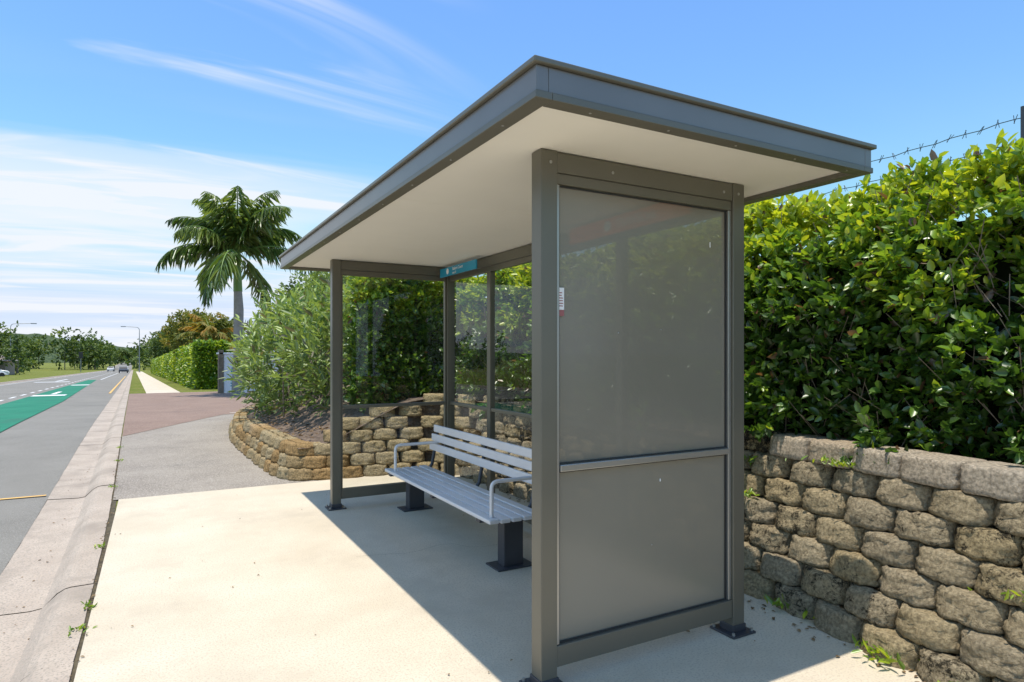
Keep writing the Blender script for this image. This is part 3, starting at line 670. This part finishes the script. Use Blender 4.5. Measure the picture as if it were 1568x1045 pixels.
def car(x,y,hd,col,s=1.0):
    e=empty('parked_car'); z=zg(y)+.0-.1
    prof=[(-2.2,.35),(-2.25,.75),(-2.0,.92),(-1.35,.98),(-.75,1.42),(.7,1.46),(1.35,1.02),(2.05,.88),(2.25,.65),(2.2,.35)]
    M_=plain('car_paint',col,rough=.25); bm=bmesh.new(); rings=[]
    lay=[(-.86,.06),(-.84,0),(.84,0),(.86,.06)]
    for yy,i_ in lay:
        rings.append([bm.verts.new((px_*(1-i_*.3),yy*(1 if pz<1.0 else .84),pz-i_*.3)) for px_,pz in prof])
    for a,b in zip(rings,rings[1:]):
        for k in range(len(prof)): bm.faces.new((a[k],a[(k+1)%len(prof)],b[(k+1)%len(prof)],b[k]))
    bm.faces.new(rings[0]); bm.faces.new(rings[-1][::-1]); bmesh.ops.recalc_face_normals(bm,faces=bm.faces)
    me=bpy.data.meshes.new('body'); bm.to_mesh(me); bm.free(); me.materials.append(M_); o=bpy.data.objects.new('body',me); COL.objects.link(o); o.parent=e
    gm=M['blk']
    for sgn in (-1,1):
        v=[(-1.22,sgn*.862,1.0),(-.70,sgn*.745,1.38),(.64,sgn*.745,1.40),(1.2,sgn*.862,1.0)]; mesh_obj('side_window',v,[(0,1,2,3)],gm,e)
        for wx in (-1.4,1.4):
            bm=bmesh.new(); bmesh.ops.create_cone(bm,cap_ends=True,segments=20,radius1=.33,radius2=.33,depth=.22,matrix=Matrix.Translation((wx,sgn*.78,.33))@Matrix.Rotation(math.pi/2,4,'X')); me=bpy.data.meshes.new('wheel'); bm.to_mesh(me); bm.free(); me.materials.append(gm); o=bpy.data.objects.new('wheel',me); COL.objects.link(o); o.parent=e
    mesh_obj('windscreen',[(1.33,-.7,1.06),(1.33,.7,1.06),(.76,.62,1.43),(.76,-.62,1.43)],[(0,1,2,3)],gm,e); mesh_obj('rear_window',[(-1.33,-.7,1.03),(-1.33,.7,1.03),(-.80,.62,1.41),(-.80,-.62,1.41)],[(0,3,2,1)],gm,e)
    e.location=(x,y,z+.02); e.rotation_euler=(0,0,math.radians(hd))
car(-24.6,118,8,(.75,.75,.75)); car(-21.5,122,6,(.7,.7,.71)); car(-28,128,5,(.08,.08,.09))
car(off(170)-2.2,170,92,(.05,.06,.08)); car(off(240)-6.4,240,88,(.6,.6,.6)); car(off(215)-2.3,215,90,(.5,.5,.5))
M['brick']=surf('brick_wall',(.30,.22,.17),(.40,.30,.24),scale=8,rough=.9); M['roof']=surf('roof_tiles',(.22,.19,.17),(.30,.26,.23),scale=6,rough=.8)
def house(x,y,wd,dp,h):
    e=empty('brick_house'); z=zg(y); box('walls',(x-wd/2,y-dp/2,z-.3),(x+wd/2,y+dp/2,z+h),M['brick'],e,.02); 
    o=.5; zt_=z+h+.005; v=[(x-wd/2-o,y-dp/2-o,zt_),(x+wd/2+o,y-dp/2-o,zt_),(x+wd/2+o,y+dp/2+o,zt_),(x-wd/2-o,y+dp/2+o,zt_),(x-wd/4,y,zt_+1.9),(x+wd/4,y,zt_+1.9)]
    mesh_obj('roof',v,[(0,1,5,4),(1,2,5),(2,3,4,5),(3,0,4),(0,3,2,1)],M['roof'],e)
    for k in (-.3,.25): box('window',(x+k*wd-.8,y-dp/2-.02,z+.9),(x+k*wd+.8,y-dp/2+.03,z+2.1),M['blk'],e,0)
    box('door',(x-.45,y-dp/2-.02,z-.1),(x+.45,y-dp/2+.03,z+2.1),M['wh'],e,0)
house(-30,150,13,9,2.6)
ts=empty('traffic_signal'); tx,ty=off(200)-12,200; tube('pole',[(tx,ty,zg(ty)),(tx,ty,zg(ty)+4.6)],.09,M['gal'],ts); box('head',(tx-.45,ty-.2,zg(ty)+3.6),(tx+.45,ty+.15,zg(ty)+5.3),M['blk'],ts,.03)
sw=empty('entrance_sign_wall'); z=zg(31.5)
box('panel',(2.72,31.6,z-.1),(5.2,31.9,z+1.75),M['wh'],sw,.02); box('pier',(2.5,31.55,z-.1),(2.715,31.95,z+1.95),M['bark'],sw,.02); box('coping',(2.44,31.55,z+1.751),(5.3,31.95,z+1.83),M['wh'],sw,.01)
M['teal']=plain('teal',(.02,.33,.42)); disc(3.30,31.59,z+1.0,.28,M['teal'],sw,'y'); 
for k in range(3): box('letters_%d'%k,(3.0,31.585,z+.3+k*.12),(3.6,31.598,z+.35+k*.12),M['teal'],sw,0)
fn=empty('security_fence')
fx=5.0
for k,y in enumerate((-.6,2.06,4.7,7.3)):
    tube('post_%d'%k,[(fx,y,.85),(fx,y,3.13)],.012,M['char'],fn)
wv=[];wf=[]
def seg(p,q,r):
    b=len(wv); p=Vector(p);q=Vector(q); t=(q-p).normalized(); u=t.orthogonal().normalized(); w_=t.cross(u)
    for c in (p,q):
        for k in range(3): a=k*2.094; wv.append(tuple(c+u*r*math.cos(a)+w_*r*math.sin(a)))
    for k in range(3): k2=(k+1)%3; wf.append((b+k,b+k2,b+3+k2,b+3+k))
for k,zz_ in enumerate((2.90,3.06)):
    pts=[(fx,-.6+i*.1,zz_-.03*math.sin(((i*.1)%2.66)/2.66*math.pi)+.006*math.sin(i*2.1)) for i in range(80)]
    for a,b in zip(pts,pts[1:]): seg(a,b,.0035)
    for i,p in enumerate(pts):
        for rep in range(2):
            a=random.uniform(0,3.1); dv=Vector((.15,math.cos(a)*.6,math.sin(a)+.3)).normalized()*.03
            q=Vector(p)+Vector((0,.01*rep,0)); seg(q-dv,q+dv,.0025)
mesh_obj('barbed_wire',wv,wf,M['char'],fn)
# ---------------------------------------------------------------- litter, weeds
random.seed(5)
pos=[];dr=[];ln=[]
def lit(x,y,z=.004,l=.03): pos.append((x,y,z+.003)); a=random.uniform(0,6.28); dr.append((math.cos(a),math.sin(a),.05)); ln.append(l*random.uniform(.6,1.3))
for _ in range(25): lit(random.uniform(2.5,3.2),random.uniform(1.2,7.4),l=.026)
for _ in range(190): y=random.uniform(.8,7.0); lit(3.13+.05*(y-2)-abs(random.gauss(0,.06)),y,l=.028)
for _ in range(24): lit(random.uniform(-.3,2.2),random.uniform(2,7.5),l=.016)
for _ in range(120): y=random.uniform(2,12); lit(-.335+random.gauss(0,.012)+off(y),y,l=.02)
for _ in range(50): y=random.uniform(2,14); lit(random.uniform(-.9,-.6)+off(y),y,-.11,l=.02)
for _ in range(500): 
    y=random.uniform(8.2,14); x=1.5+random.random()*1.6; lit(x,y,.40+.3*min(1,(x-1.4)/1.7),l=.06)
foliage('leaf_litter',np.array(pos),np.array(dr),np.array(ln),.5,rng.random(len(pos)),M['dry'],None,upb=3,rr=.2)
wp=[];wd_=[];wl=[]
def weed(x,y,z,n,r,l):
    for _ in range(n):
        a=random.uniform(0,6.28); wp.append((x+random.gauss(0,r),y+random.gauss(0,r*1.6),z)); wd_.append((math.cos(a),math.sin(a),random.uniform(.3,1.6))); wl.append(l*random.uniform(.5,1.2))
for x,y in [(-.34,8.5),(-.345,4.55),(-.36,4.2),(-.35,5.9),(-.34,10.5),(-.34,12)]: weed(x+off(y),y,.0,18,.02,.04)
weed(3.22,2.45,.02,30,.05,.07); weed(3.12,1.85,.02,40,.06,.08); weed(3.42,3.0,.56,45,.04,.06); weed(3.1,1.45,.03,40,.07,.08); weed(3.45,2.35,.86,40,.05,.05); weed(3.25,1.3,.45,40,.05,.07)
foliage('weeds',np.array(wp),np.array(wd_),np.array(wl),.28,.5+.4*rng.random(len(wp)),M['leaf'],None)
